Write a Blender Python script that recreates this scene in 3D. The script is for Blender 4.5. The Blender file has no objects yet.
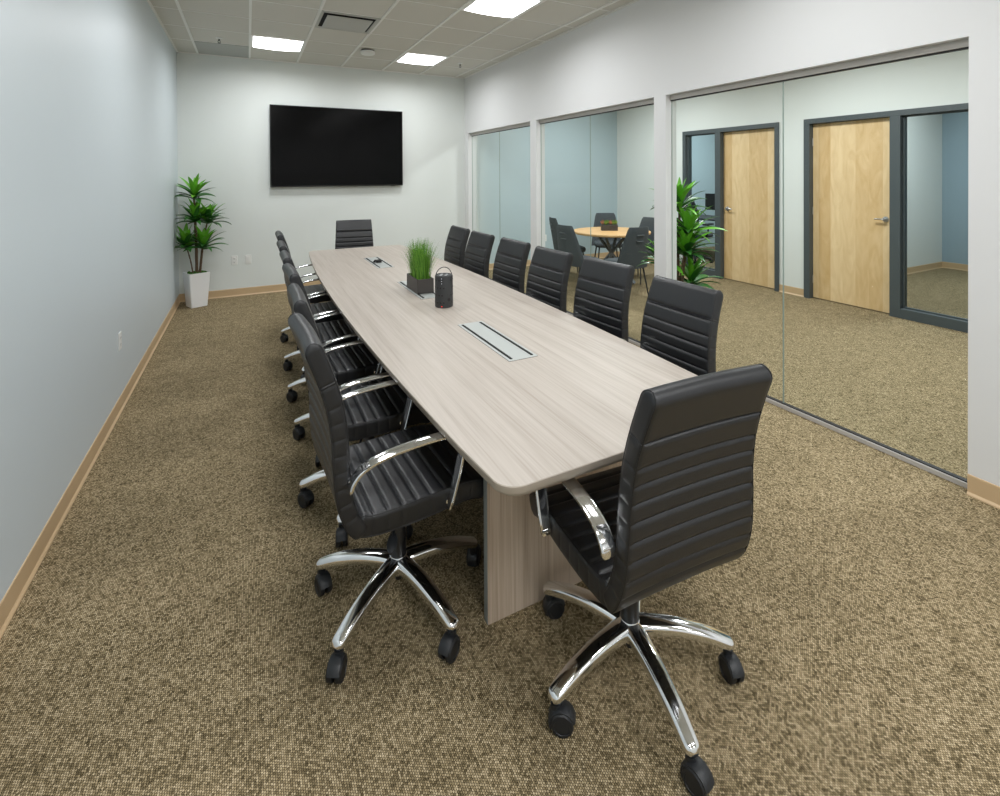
import bpy, bmesh, math, random
from mathutils import Vector, Matrix
random.seed(7)
C = bpy.context.scene.collection
PI = math.pi

# ------------------------------------------------------------------ materials
def srgb(r, g, b):
    f = lambda c: (c/255/12.92) if c/255 <= .04045 else ((c/255+.055)/1.055)**2.4
    return (f(r), f(g), f(b), 1)

def mat(name, col, rough=.5, metal=0, spec=.5, noise=0, nscale=20, bump=0, bscale=200, coat=0):
    m = bpy.data.materials.new(name); m.use_nodes = True
    nt = m.node_tree; b = nt.nodes['Principled BSDF']
    b.inputs['Base Color'].default_value = col
    b.inputs['Roughness'].default_value = rough
    b.inputs['Metallic'].default_value = metal
    b.inputs['Specular IOR Level'].default_value = spec
    b.inputs['Coat Weight'].default_value = coat
    tc = nt.nodes.new('ShaderNodeTexCoord')
    if noise:
        n = nt.nodes.new('ShaderNodeTexNoise'); n.inputs['Scale'].default_value = nscale
        n.inputs['Detail'].default_value = 4
        nt.links.new(tc.outputs['Object'], n.inputs['Vector'])
        mx = nt.nodes.new('ShaderNodeMix'); mx.data_type = 'RGBA'
        mx.inputs['A'].default_value = tuple(c*(1-noise) for c in col[:3])+(1,)
        mx.inputs['B'].default_value = tuple(min(1, c*(1+noise)) for c in col[:3])+(1,)
        nt.links.new(n.outputs['Fac'], mx.inputs['Factor'])
        nt.links.new(mx.outputs['Result'], b.inputs['Base Color'])
    if bump:
        n2 = nt.nodes.new('ShaderNodeTexNoise'); n2.inputs['Scale'].default_value = bscale
        nt.links.new(tc.outputs['Object'], n2.inputs['Vector'])
        bp = nt.nodes.new('ShaderNodeBump'); bp.inputs['Strength'].default_value = bump
        bp.inputs['Distance'].default_value = .002
        nt.links.new(n2.outputs['Fac'], bp.inputs['Height'])
        nt.links.new(bp.outputs['Normal'], b.inputs['Normal'])
    return m

def emat(name, col, s):
    m = bpy.data.materials.new(name); m.use_nodes = True
    nt = m.node_tree; nt.nodes.remove(nt.nodes['Principled BSDF'])
    e = nt.nodes.new('ShaderNodeEmission'); e.inputs['Color'].default_value = col; e.inputs['Strength'].default_value = s
    nt.links.new(e.outputs[0], nt.nodes['Material Output'].inputs['Surface'])
    return m

def glass_mat(name, tint, ior=1.5):
    m = bpy.data.materials.new(name); m.use_nodes = True
    nt = m.node_tree; nt.nodes.remove(nt.nodes['Principled BSDF'])
    t = nt.nodes.new('ShaderNodeBsdfTransparent'); t.inputs['Color'].default_value = tint
    g = nt.nodes.new('ShaderNodeBsdfGlossy'); g.inputs['Roughness'].default_value = .0
    g.inputs['Color'].default_value = (.9, .95, .93, 1)
    # same mirror strength seen from either face of the pane
    mx = nt.nodes.new('ShaderNodeMixShader')
    lw = nt.nodes.new('ShaderNodeLayerWeight'); lw.inputs['Blend'].default_value = .09
    nt.links.new(lw.outputs['Fresnel'], mx.inputs[0])
    nt.links.new(t.outputs[0], mx.inputs[1]); nt.links.new(g.outputs[0], mx.inputs[2])
    nt.links.new(mx.outputs[0], nt.nodes['Material Output'].inputs['Surface'])
    return m

def N(nt, kind, **kw):
    n = nt.nodes.new(kind)
    for k, v in kw.items(): setattr(n, k, v)
    return n

def math_node(nt, op, a, b=None):
    n = nt.nodes.new('ShaderNodeMath'); n.operation = op
    for i, v in enumerate((a, b)):
        if v is None: continue
        if isinstance(v, (int, float)): n.inputs[i].default_value = v
        else: nt.links.new(v, n.inputs[i])
    return n.outputs[0]

def carpet_mat():
    m = bpy.data.materials.new('carpet'); m.use_nodes = True
    nt = m.node_tree; b = nt.nodes['Principled BSDF']; L = nt.links.new
    geo = N(nt, 'ShaderNodeNewGeometry'); sep = N(nt, 'ShaderNodeSeparateXYZ')
    L(geo.outputs['Position'], sep.inputs[0])
    a = .0068
    # loops in columns along the room, every second column shifted by half a loop
    x = math_node(nt, 'DIVIDE', sep.outputs['X'], a*.866)
    col = math_node(nt, 'FLOOR', x)
    odd = math_node(nt, 'MULTIPLY', math_node(nt, 'PINGPONG', col, 1), .5)
    y = math_node(nt, 'ADD', math_node(nt, 'DIVIDE', sep.outputs['Y'], a), odd)
    row = math_node(nt, 'FLOOR', y)
    fx = math_node(nt, 'SUBTRACT', math_node(nt, 'SUBTRACT', x, col), .5)
    fy = math_node(nt, 'SUBTRACT', math_node(nt, 'SUBTRACT', y, row), .5)
    r2 = math_node(nt, 'ADD', math_node(nt, 'MULTIPLY', fx, fx), math_node(nt, 'MULTIPLY', fy, fy))
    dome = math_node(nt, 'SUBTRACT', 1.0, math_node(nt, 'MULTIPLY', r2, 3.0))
    cmb = N(nt, 'ShaderNodeCombineXYZ'); L(col, cmb.inputs[0]); L(row, cmb.inputs[1])
    wn = N(nt, 'ShaderNodeTexWhiteNoise', noise_dimensions='2D'); L(cmb.outputs[0], wn.inputs['Vector'])
    n1 = N(nt, 'ShaderNodeTexNoise'); n1.inputs['Scale'].default_value = 38; n1.inputs['Detail'].default_value = 3
    L(geo.outputs['Position'], n1.inputs['Vector'])
    n2 = N(nt, 'ShaderNodeTexNoise'); n2.inputs['Scale'].default_value = 9; n2.inputs['Detail'].default_value = 2
    L(geo.outputs['Position'], n2.inputs['Vector'])
    v = math_node(nt, 'ADD', math_node(nt, 'MULTIPLY', wn.outputs['Value'], .55), math_node(nt, 'MULTIPLY', n1.outputs['Fac'], .5))
    v = math_node(nt, 'ADD', v, math_node(nt, 'MULTIPLY', n2.outputs['Fac'], .25))
    v = math_node(nt, 'SUBTRACT', v, .22)
    cr = N(nt, 'ShaderNodeValToRGB'); L(v, cr.inputs[0])
    e = cr.color_ramp.elements
    e[0].position = .1; e[0].color = srgb(99, 87, 62)
    e[1].position = .95; e[1].color = srgb(228, 208, 172)
    k = e.new(.45); k.color = srgb(166, 148, 114)
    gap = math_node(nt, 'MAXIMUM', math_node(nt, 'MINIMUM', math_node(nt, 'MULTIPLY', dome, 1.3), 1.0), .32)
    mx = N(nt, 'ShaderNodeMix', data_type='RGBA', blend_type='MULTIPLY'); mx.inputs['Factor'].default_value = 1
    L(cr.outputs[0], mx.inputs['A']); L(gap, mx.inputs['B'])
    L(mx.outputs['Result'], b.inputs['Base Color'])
    bp = N(nt, 'ShaderNodeBump'); bp.inputs['Strength'].default_value = .5; bp.inputs['Distance'].default_value = .003
    L(dome, bp.inputs['Height']); L(bp.outputs[0], b.inputs['Normal'])
    b.inputs['Roughness'].default_value = .95; b.inputs['Specular IOR Level'].default_value = .1
    return m

def grain_mat(name, light, mid, dark, axis, rough=.4, sc=1.0, seams=()):
    """streaky laminate: grain runs along the given axis of the object's own coordinates"""
    m = bpy.data.materials.new(name); m.use_nodes = True
    nt = m.node_tree; b = nt.nodes['Principled BSDF']; L = nt.links.new
    tc = N(nt, 'ShaderNodeTexCoord'); mp = N(nt, 'ShaderNodeMapping')
    s = [34*sc]*3; s[axis] = .9*sc
    mp.inputs['Scale'].default_value = s
    L(tc.outputs['Object'], mp.inputs['Vector'])
    n = N(nt, 'ShaderNodeTexNoise'); n.inputs['Scale'].default_value = 1; n.inputs['Detail'].default_value = 6; n.inputs['Roughness'].default_value = .62
    L(mp.outputs[0], n.inputs['Vector'])
    mp2 = N(nt, 'ShaderNodeMapping'); s = [150*sc]*3; s[axis] = 2.2*sc
    mp2.inputs['Scale'].default_value = s; L(tc.outputs['Object'], mp2.inputs['Vector'])
    n2 = N(nt, 'ShaderNodeTexNoise'); n2.inputs['Scale'].default_value = 1; n2.inputs['Detail'].default_value = 3
    L(mp2.outputs[0], n2.inputs['Vector'])
    v = math_node(nt, 'ADD', math_node(nt, 'MULTIPLY', n.outputs['Fac'], .65), math_node(nt, 'MULTIPLY', n2.outputs['Fac'], .35))
    cr = N(nt, 'ShaderNodeValToRGB'); L(v, cr.inputs[0]); e = cr.color_ramp.elements
    e[0].position = .3; e[0].color = dark; e[1].position = .68; e[1].color = light
    k = e.new(.48); k.color = mid
    out = cr.outputs[0]
    if seams:
        sep = N(nt, 'ShaderNodeSeparateXYZ'); L(tc.outputs['Object'], sep.inputs[0])
        for sy in seams:
            d = math_node(nt, 'ABSOLUTE', math_node(nt, 'SUBTRACT', sep.outputs['Y'], sy))
            f = math_node(nt, 'LESS_THAN', d, .0012)
            mx = N(nt, 'ShaderNodeMix', data_type='RGBA'); L(f, mx.inputs['Factor']); L(out, mx.inputs['A']); mx.inputs['B'].default_value = dark
            out = mx.outputs['Result']
    L(out, b.inputs['Base Color']); b.inputs['Roughness'].default_value = rough
    return m

def veneer_mat(name, off):
    """birch door veneer: narrow vertical leaves each a little different, cloudy figure"""
    m = bpy.data.materials.new(name); m.use_nodes = True
    nt = m.node_tree; b = nt.nodes['Principled BSDF']; L = nt.links.new
    tc = N(nt, 'ShaderNodeTexCoord'); sep = N(nt, 'ShaderNodeSeparateXYZ'); L(tc.outputs['Object'], sep.inputs[0])
    leaf = math_node(nt, 'FLOOR', math_node(nt, 'DIVIDE', math_node(nt, 'ADD', sep.outputs['Y'], off), .145))
    cmb = N(nt, 'ShaderNodeCombineXYZ'); L(leaf, cmb.inputs[0])
    wn = N(nt, 'ShaderNodeTexWhiteNoise', noise_dimensions='2D'); L(cmb.outputs[0], wn.inputs['Vector'])
    mp = N(nt, 'ShaderNodeMapping'); mp.inputs['Scale'].default_value = (7, 7, 2.0); L(tc.outputs['Object'], mp.inputs['Vector'])
    add = N(nt, 'ShaderNodeVectorMath', operation='ADD'); L(mp.outputs[0], add.inputs[0]); L(wn.outputs['Color'], add.inputs[1])
    n = N(nt, 'ShaderNodeTexNoise'); n.inputs['Scale'].default_value = 1.3; n.inputs['Detail'].default_value = 5; n.inputs['Distortion'].default_value = 1.6
    L(add.outputs[0], n.inputs['Vector'])
    v = math_node(nt, 'ADD', math_node(nt, 'MULTIPLY', wn.outputs['Value'], .38), math_node(nt, 'MULTIPLY', n.outputs['Fac'], .7))
    cr = N(nt, 'ShaderNodeValToRGB'); L(v, cr.inputs[0]); e = cr.color_ramp.elements
    e[0].position = .25; e[0].color = srgb(198, 164, 112); e[1].position = .85; e[1].color = srgb(232, 206, 162)
    L(cr.outputs[0], b.inputs['Base Color']); b.inputs['Roughness'].default_value = .38
    return m

M = {}
M['carpet'] = carpet_mat()
M['wall_white'] = mat('wall_white', srgb(219, 220, 220), .75, noise=.012, nscale=3, bump=.05, bscale=300)
M['wall_back'] = mat('wall_back_paint', srgb(219, 224, 221), .7, noise=.012, nscale=3, bump=.05, bscale=300)
M['wall_blue'] = mat('wall_blue_paint', srgb(202, 212, 217), .42, noise=.012, nscale=3, bump=.04, bscale=300)
M['wall_deep'] = mat('wall_deep_blue_paint', srgb(176, 194, 200), .5, noise=.015, nscale=3, bump=.04, bscale=300)
M['wall_office'] = mat('office_blue_paint', srgb(150, 170, 182), .5, noise=.015, nscale=3)
M['tile'] = mat('ceiling_tile', srgb(208, 206, 198), .95, noise=.05, nscale=160, bump=.25, bscale=400)
M['tile_grey'] = mat('ceiling_tile_grey', srgb(176, 178, 174), .9, noise=.08, nscale=300)
M['grid'] = mat('ceiling_grid_white', srgb(232, 232, 228), .45)
M['base'] = mat('baseboard_tan', srgb(198, 171, 134), .45, noise=.04, nscale=8)
M['table'] = grain_mat('table_laminate', srgb(182, 174, 165), srgb(169, 160, 150), srgb(147, 136, 125), 1, .45, seams=(2.93, 4.48))
M['table_v'] = grain_mat('table_base_laminate', srgb(204, 188, 170), srgb(186, 168, 149), srgb(150, 131, 113), 2, .42)
M['edge'] = mat('table_edge', srgb(164, 154, 141), .4, noise=.08, nscale=40)
M['edge_grey'] = mat('table_base_edge', srgb(132, 138, 136), .4)
M['leather'] = mat('black_leather', (.0135, .0145, .0165, 1), .38, bump=.18, bscale=420, spec=.55)
M['leather_pipe'] = mat('black_piping', (.009, .009, .010, 1), .45)
M['chrome'] = mat('chrome', (.83, .84, .85, 1), .09, metal=1)
M['black_plastic'] = mat('black_plastic', (.016, .018, .021, 1), .45, bump=.1, bscale=600)
M['wheel'] = mat('wheel_black', (.012, .013, .015, 1), .5)
M['lift'] = mat('lift_black', (.012, .012, .013, 1), .3)
M['screen'] = mat('screen_black', (.0018, .0018, .002, 1), .16, spec=.12)
M['bezel'] = mat('bezel_black', (.006, .006, .006, 1), .35)
M['plate_white'] = mat('plastic_white', srgb(228, 229, 226), .4)
M['slot_dark'] = mat('slot_dark', (.02, .02, .02, 1), .6)
M['frame_grey'] = mat('door_frame_grey', srgb(74, 82, 85), .45)
M['alu'] = mat('aluminium_track', srgb(186, 183, 178), .4, metal=.1)
M['gasket'] = mat('gasket_black', (.012, .012, .014, 1), .5)
M['door_a'] = veneer_mat('birch_veneer', 0.0)
M['door_b'] = veneer_mat('birch_veneer_second', .06)
M['steel'] = mat('brushed_steel', (.55, .56, .58, 1), .28, metal=1)
M['module'] = mat('brushed_aluminium_plate', srgb(180, 184, 181), .35, metal=.25)
M['glass'] = glass_mat('clear_glass', (.91, .955, .94, 1))
M['glass_edge'] = mat('glass_edge_green', srgb(150, 165, 158), .25)
M['glass_office'] = glass_mat('office_glass', (.86, .93, .95, 1))
M['light'] = emat('light_diffuser', (.985, .99, 1, 1), 8)
M['light_hall'] = emat('hallway_light_diffuser', (.985, .99, 1, 1), 12)
M['light_frame'] = mat('light_housing_white', srgb(238, 238, 234), .4)
M['pot'] = mat('pot_white', srgb(240, 241, 242), .28)
M['moss'] = mat('moss', srgb(62, 102, 34), .9, noise=.5, nscale=60, bump=1, bscale=120)
M['stem'] = mat('stem_brown', srgb(104, 84, 66), .8, noise=.3, nscale=60, bump=.6, bscale=90)
M['leaf_dark'] = mat('leaf_dark_green', srgb(44, 100, 34), .38, noise=.35, nscale=14)
M['leaf_light'] = mat('leaf_bright_green', srgb(104, 174, 44), .42, noise=.22, nscale=14)
M['grass_a'] = mat('grass_green', srgb(116, 166, 56), .55, noise=.3, nscale=30)
M['grass_b'] = mat('grass_deep', srgb(66, 118, 34), .55, noise=.3, nscale=30)
M['planter'] = mat('planter_brown_black', srgb(62, 58, 55), .5, noise=.1, nscale=60)
M['gravel'] = mat('gravel_pale', srgb(206, 204, 194), .9, noise=.3, nscale=200, bump=1, bscale=200)
M['speaker'] = mat('speaker_black', srgb(52, 53, 54), .55, bump=.5, bscale=900)
M['dot_white'] = emat('indicator_white', (.9, .95, 1, 1), 1.0)
M['dot_red'] = emat('indicator_red', (1, .04, .03, 1), 2.2)
M['oak'] = grain_mat('round_table_oak', srgb(222, 184, 132), srgb(206, 165, 112), srgb(182, 140, 90), 0, .4)
M['fabric'] = mat('charcoal_fabric', srgb(66, 72, 76), .9, noise=.12, nscale=200, bump=.3, bscale=500)
M['metal_black'] = mat('black_metal', (.02, .021, .022, 1), .4)
M['metal_grey'] = mat('grey_metal', srgb(96, 102, 106), .45)
M['succ_a'] = mat('succulent_green', srgb(128, 160, 80), .6, noise=.2, nscale=40)
M['succ_b'] = mat('succulent_pink', srgb(178, 128, 104), .6, noise=.2, nscale=40)
M['grille'] = mat('diffuser_metal', srgb(188, 188, 182), .45, metal=.2)
M['gap_shade'] = mat('gap_shade', (.01, .01, .01, 1), .9)
M['desk_dark'] = mat('desk_dark', srgb(60, 60, 62), .5)

# ------------------------------------------------------------------ mesh helpers
def add_box(bm, x0, x1, y0, y1, z0, z1, mi=0):
    vs = [bm.verts.new(p) for p in ((x0,y0,z0),(x1,y0,z0),(x1,y1,z0),(x0,y1,z0),(x0,y0,z1),(x1,y0,z1),(x1,y1,z1),(x0,y1,z1))]
    for f in ((0,3,2,1),(4,5,6,7),(0,1,5,4),(1,2,6,5),(2,3,7,6),(3,0,4,7)):
        fc = bm.faces.new([vs[i] for i in f]); fc.material_index = mi
    return vs

def add_loft(bm, rings, caps=True, mi=0, close=False):
    R = [[bm.verts.new(p) for p in r] for r in rings]
    n = len(R[0])
    m = len(R)
    for i in range(m if close else m-1):
        a, b = R[i], R[(i+1) % m]
        for j in range(n):
            f = bm.faces.new((a[j], a[(j+1) % n], b[(j+1) % n], b[j])); f.material_index = mi
    if caps and not close:
        f = bm.faces.new(list(reversed(R[0]))); f.material_index = mi
        f = bm.faces.new(R[-1]); f.material_index = mi
    return R

def add_lathe(bm, prof, seg=24, center=(0,0,0), mi=0, mtx=None):
    """prof: list of (r,z)"""
    rings = []
    for r, z in prof:
        ring = []
        for k in range(seg):
            a = 2*PI*k/seg
            v = Vector((max(r, 1e-5)*math.cos(a), max(r, 1e-5)*math.sin(a), z))
            if mtx: v = mtx @ v
            ring.append(v + Vector(center))
        rings.append(ring)
    add_loft(bm, rings, True, mi)

def add_tube(bm, pts, r, seg=8, closed=False, mi=0, caps=True):
    pts = [Vector(p) for p in pts]; n = len(pts); rings = []
    prev = None
    for i, p in enumerate(pts):
        if closed: t = (pts[(i+1) % n]-pts[i-1])
        else: t = pts[min(i+1, n-1)]-pts[max(i-1, 0)]
        t.normalize()
        if prev is None:
            up = Vector((0,0,1)) if abs(t.z) < .9 else Vector((1,0,0))
            u = t.cross(up).normalized()
        else:
            u = (prev - t*prev.dot(t)).normalized()
        prev = u; w = t.cross(u)
        rr = r[i] if isinstance(r, (list, tuple)) else r
        rings.append([p+u*rr*math.cos(2*PI*k/seg)+w*rr*math.sin(2*PI*k/seg) for k in range(seg)])
    add_loft(bm, rings, caps, mi, close=closed)

def catmull(P, n=6, closed=False):
    P = [Vector(p) for p in P]; out = []
    m = len(P)
    for i in range(m if closed else m-1):
        p1, p2 = P[i], P[(i+1) % m]
        p0 = P[i-1] if (i > 0 or closed) else P[0]*2-P[1]
        p3 = P[(i+2) % m] if (i+2 < m or closed) else p2*2-p1
        for k in range(n):
            t = k/n
            out.append(.5*((2*p1)+(p2-p0)*t+(2*p0-5*p1+4*p2-p3)*t*t+(3*p1-p0-3*p2+p3)*t**3))
    if not closed: out.append(P[-1])
    return out

def obj(name, bm, mats, parent=None, smooth=True, bevel=0, label=None, angle=40):
    bmesh.ops.recalc_face_normals(bm, faces=bm.faces)
    me = bpy.data.meshes.new(name); bm.to_mesh(me); bm.free()
    if smooth:
        for p in me.polygons: p.use_smooth = True
    if not isinstance(mats, (list, tuple)): mats = [mats]
    for m_ in mats: me.materials.append(m_)
    o = bpy.data.objects.new(name, me); C.objects.link(o)
    if smooth:
        me.set_sharp_from_angle(angle=math.radians(angle))
    if bevel:
        b = o.modifiers.new('bevel', 'BEVEL'); b.width = bevel; b.segments = 2; b.limit_method = 'ANGLE'; b.angle_limit = math.radians(40)
    if parent: o.parent = parent
    if label: o['label'] = label
    return o

def box_obj(name, b, m, parent=None, bevel=0, label=None):
    bm = bmesh.new(); add_box(bm, *b)
    return obj(name, bm, m, parent, smooth=False, bevel=bevel, label=label)

def thing(name, label, cat, loc=(0,0,0), rz=0, group=None, kind=None):
    o = bpy.data.objects.new(name, None); C.objects.link(o); o.empty_display_size = .1
    o.location = loc; o.rotation_euler = (0,0,rz)
    return tag(o, label, cat, group, kind)

def tag(o, label=None, cat=None, group=None, kind=None):
    if label: o['label'] = label
    if cat: o['category'] = cat
    if group: o['group'] = group
    if kind: o['kind'] = kind
    return o

KIDS = {}
def copy_tree(o, parent=None):
    c = o.copy(); C.objects.link(c); c.parent = parent
    for ch in [x for x in bpy.data.objects if x.parent == o]:
        copy_tree(ch, c)
    return c

def struct(name, boxes, m, label, cat, bevel=0):
    bm = bmesh.new()
    for b in boxes: add_box(bm, *b)
    o = obj(name, bm, m, smooth=False, bevel=bevel)
    return tag(o, label, cat, kind='structure')

# ------------------------------------------------------------------ dimensions
XL, XR, XR2 = -.811, 3.26, 3.388
YB = 7.63; YF = -4.4
ZC = 3.264
XH, XH2 = 6.55, 6.67          # wall with the wooden doors
XO = 10.64                    # far wall of the offices
OPEN = [(5.48, 7.49), (3.30, 5.33), (1.13, 3.16)]
HEAD = 2.335

# ------------------------------------------------------------------ room shell
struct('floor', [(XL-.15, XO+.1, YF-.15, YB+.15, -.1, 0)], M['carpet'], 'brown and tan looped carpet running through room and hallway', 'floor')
struct('wall_left', [(XL-.15, XL, YF, YB, 0, ZC)], M['wall_blue'], 'long pale blue wall left of the table', 'wall')
struct('wall_back', [(XL-.15, XR, YB, YB+.15, 0, ZC)], M['wall_back'], 'white end wall carrying the black screen', 'wall')
struct('wall_front', [(XL-.15, XO+.1, YF-.15, YF, 0, ZC)], M['wall_white'], 'white wall closing the near end of the room', 'wall')
bx = [(XR, XR2, YF, YB, HEAD, ZC), (XR, XR2, YF, 1.13, 0, HEAD), (XR, XR2, 3.16, 3.30, 0, HEAD), (XR, XR2, 5.33, 5.48, 0, HEAD), (XR, XR2, 7.49, YB, 0, HEAD)]
struct('wall_right', bx, M['wall_white'], 'white wall with three tall glazed openings right of the table', 'wall')
struct('wall_hallway_back', [(XR, XH, YB, YB+.15, 0, ZC)], M['wall_deep'], 'grey-blue wall behind the round table beyond the glass', 'wall')
# hallway wall with two door units
D1 = (4.275, 5.96); D2 = (1.90, 3.93); DT = 2.35
struct('wall_hallway_right', [(XH, XH2, YF, YB, DT, ZC), (XH, XH2, YF, D2[0], 0, DT), (XH, XH2, D2[1], D1[0], 0, DT), (XH, XH2, D1[1], YB, 0, DT)],
       M['wall_back'], 'white hallway wall holding the two wooden doors', 'wall')
struct('wall_office_back', [(XO, XO+.1, YF, YB, 0, ZC)], M['wall_office'], 'grey-blue far wall of the offices behind the doors', 'wall')
struct('wall_office_side', [(XH2, XO, 4.035, 4.13, 0, ZC)], M['wall_back'], 'pale partition between the two offices', 'wall')
struct('wall_office_end', [(XH2, XO, YB, YB+.15, 0, ZC)], M['wall_deep'], 'grey-blue end wall of the office with the desk', 'wall')

def baseboard(name, x0, y0, x1, y1, nx, ny, label):
    """vinyl cove base with a small toe, face normal (nx,ny)"""
    bm = bmesh.new()
    prof = [(0, 0), (.014, 0), (.013, .006), (.0045, .016), (.0045, .1), (.003, .104), (0, .105)]
    rings = []
    for (x, y) in ((x0, y0), (x1, y1)):
        rings.append([(x+nx*d, y+ny*d, z) for d, z in prof])
    add_loft(bm, rings)
    return tag(obj(name, bm, M['base'], smooth=False), label, 'baseboard', kind='structure')
baseboard('baseboard_left', XL, YF, XL, YB, 1, 0, 'tan base strip under the pale blue wall')
baseboard('baseboard_back', XL, YB, XR, YB, 0, -1, 'tan base strip under the black screen wall')
baseboard('baseboard_right', XR, YF, XR, 1.13, -1, 0, 'tan base strip on the white pier nearest the camera')
baseboard('baseboard_pier', XR, 3.16, XR, 3.30, -1, 0, 'tan base strip on the pier between the near and middle openings')
baseboard('baseboard_far_pier', XR, 5.33, XR, 5.48, -1, 0, 'tan base strip on the pier between the middle and far openings')
baseboard('baseboard_hallway_back', XR2, YB, XH, YB, 0, -1, 'tan base strip below the grey-blue hallway end wall')
baseboard('baseboard_hallway_middle', XH, D2[1], XH, D1[0], -1, 0, 'tan base strip between the two wooden doors')
baseboard('baseboard_hallway_far', XH, D1[1], XH, YB, -1, 0, 'tan base strip of the hallway wall beside the round table')
baseboard('baseboard_office_side', XH2, 4.035, XO, 4.035, 0, -1, 'tan base strip of the empty office side wall')
baseboard('baseboard_office_back', XO, YF, XO, 4.035, -1, 0, 'tan base strip of the empty office far wall')
baseboard('baseboard_office_far', XO, 4.13, XO, YB, -1, 0, 'tan base strip behind the office desk')

# ceiling: tiles + grid
struct('ceiling', [(XL-.15, XO+.1, YF-.15, YB+.15, ZC+.012, ZC+.1)], M['tile'], 'suspended ceiling of pale grey mineral tiles', 'ceiling')
T = .6096; GX0 = -.572; GY0 = 6.92
bm = bmesh.new()
k = 0
gx = [GX0+T*i for i in range(0, 7)]
for x in gx: add_box(bm, x-.012, x+.012, YF, YB, ZC-.001, ZC+.02)
j = GY0+T
ys = []
y = GY0
while y > YF: ys.append(y); y -= T
for y in ys:
    xs = [XL]+gx+[XR]
    for a, b in zip(xs[:-1], xs[1:]):
        add_box(bm, a+.012 if a != XL else a, b-.012 if b != XR else b, y-.005, y+.005, ZC+.008, ZC+.02)
tag(obj('trim_1', bm, M['grid'], smooth=False), 'white metal grid holding the ceiling tiles', 'ceiling grid', kind='structure')
bm = bmesh.new()
for b in ((XL, XL+.02, YF, YB), (XR-.02, XR, YF, YB), (XL, XR, YB-.02, YB)):
    add_box(bm, *b, ZC-.002, ZC+.014)
tag(obj('trim_2', bm, M['grid'], smooth=False), 'white angle strip where the ceiling tiles meet the walls', 'ceiling trim', kind='structure')

# ------------------------------------------------------------------ glazing
def glazing(idx, y0, y1, label):
    w = thing('window_%d' % idx, label, 'window', (3.33, (y0+y1)/2, 0), kind='structure')
    hl = (y1-y0)/2; ym = 0.0
    bm = bmesh.new()
    add_box(bm, -.022, .022, -hl, hl, HEAD-.042, HEAD)
    o = obj('top_track', bm, M['alu'], w, smooth=False, bevel=.002)
    bm = bmesh.new(); add_box(bm, -.012, .012, -hl, hl, HEAD-.050, HEAD-.042)
    obj('gasket', bm, M['gasket'], w, smooth=False)
    bm = bmesh.new(); add_box(bm, -.022, .022, -hl, hl, 0, .028)
    obj('bottom_track', bm, M['alu'], w, smooth=False, bevel=.002)
    bm = bmesh.new(); add_box(bm, -.014, .014, -hl, hl, .028, .034)
    obj('gasket', bm, M['gasket'], w, smooth=False)
    for a, b in ((-hl+.004, -.002), (.002, hl-.004)):
        bm = bmesh.new()
        vs = [bm.verts.new(p) for p in ((0, a, .034), (0, b, .034), (0, b, HEAD-.05), (0, a, HEAD-.05))]
        bm.faces.new(vs)
        p_ = obj('pane', bm, M['glass'], w, smooth=False)
        bm = bmesh.new()
        for e0 in (a, b): add_box(bm, -.004, .004, e0-.0008, e0+.0008, .034, HEAD-.05)
        obj('pane_edge', bm, M['glass_edge'], p_, smooth=False)
glazing(1, *OPEN[0], 'far glazed opening of two clear panes beside the end wall')
glazing(2, *OPEN[1], 'middle glazed opening with the round table behind it')
glazing(3, *OPEN[2], 'near glazed opening with the two wooden doors behind it')

# ------------------------------------------------------------------ door units in the hallway
def lever(parent, x, y, z, dirn):
    bm = bmesh.new()
    R = Matrix.Rotation(-PI/2, 4, 'Y')
    add_lathe(bm, [(.002, 0), (.031, 0), (.034, .004), (.031, .011), (.012, .013), (.011, .04), (.012, .052), (.002, .054)], 20, (x, y, z), mtx=R)
    pts = [(x-.046, y, z), (x-.050, y+dirn*.02, z+.002), (x-.048, y+dirn*.05, z+.002), (x-.044, y+dirn*.085, z-.001), (x-.040, y+dirn*.10, z-.003)]
    add_tube(bm, catmull(pts, 4), [.010]*4+[.009]*12+[.007], 10)
    return obj('door_handle', bm, M['steel'], parent, label='brushed steel lever handle')

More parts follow.
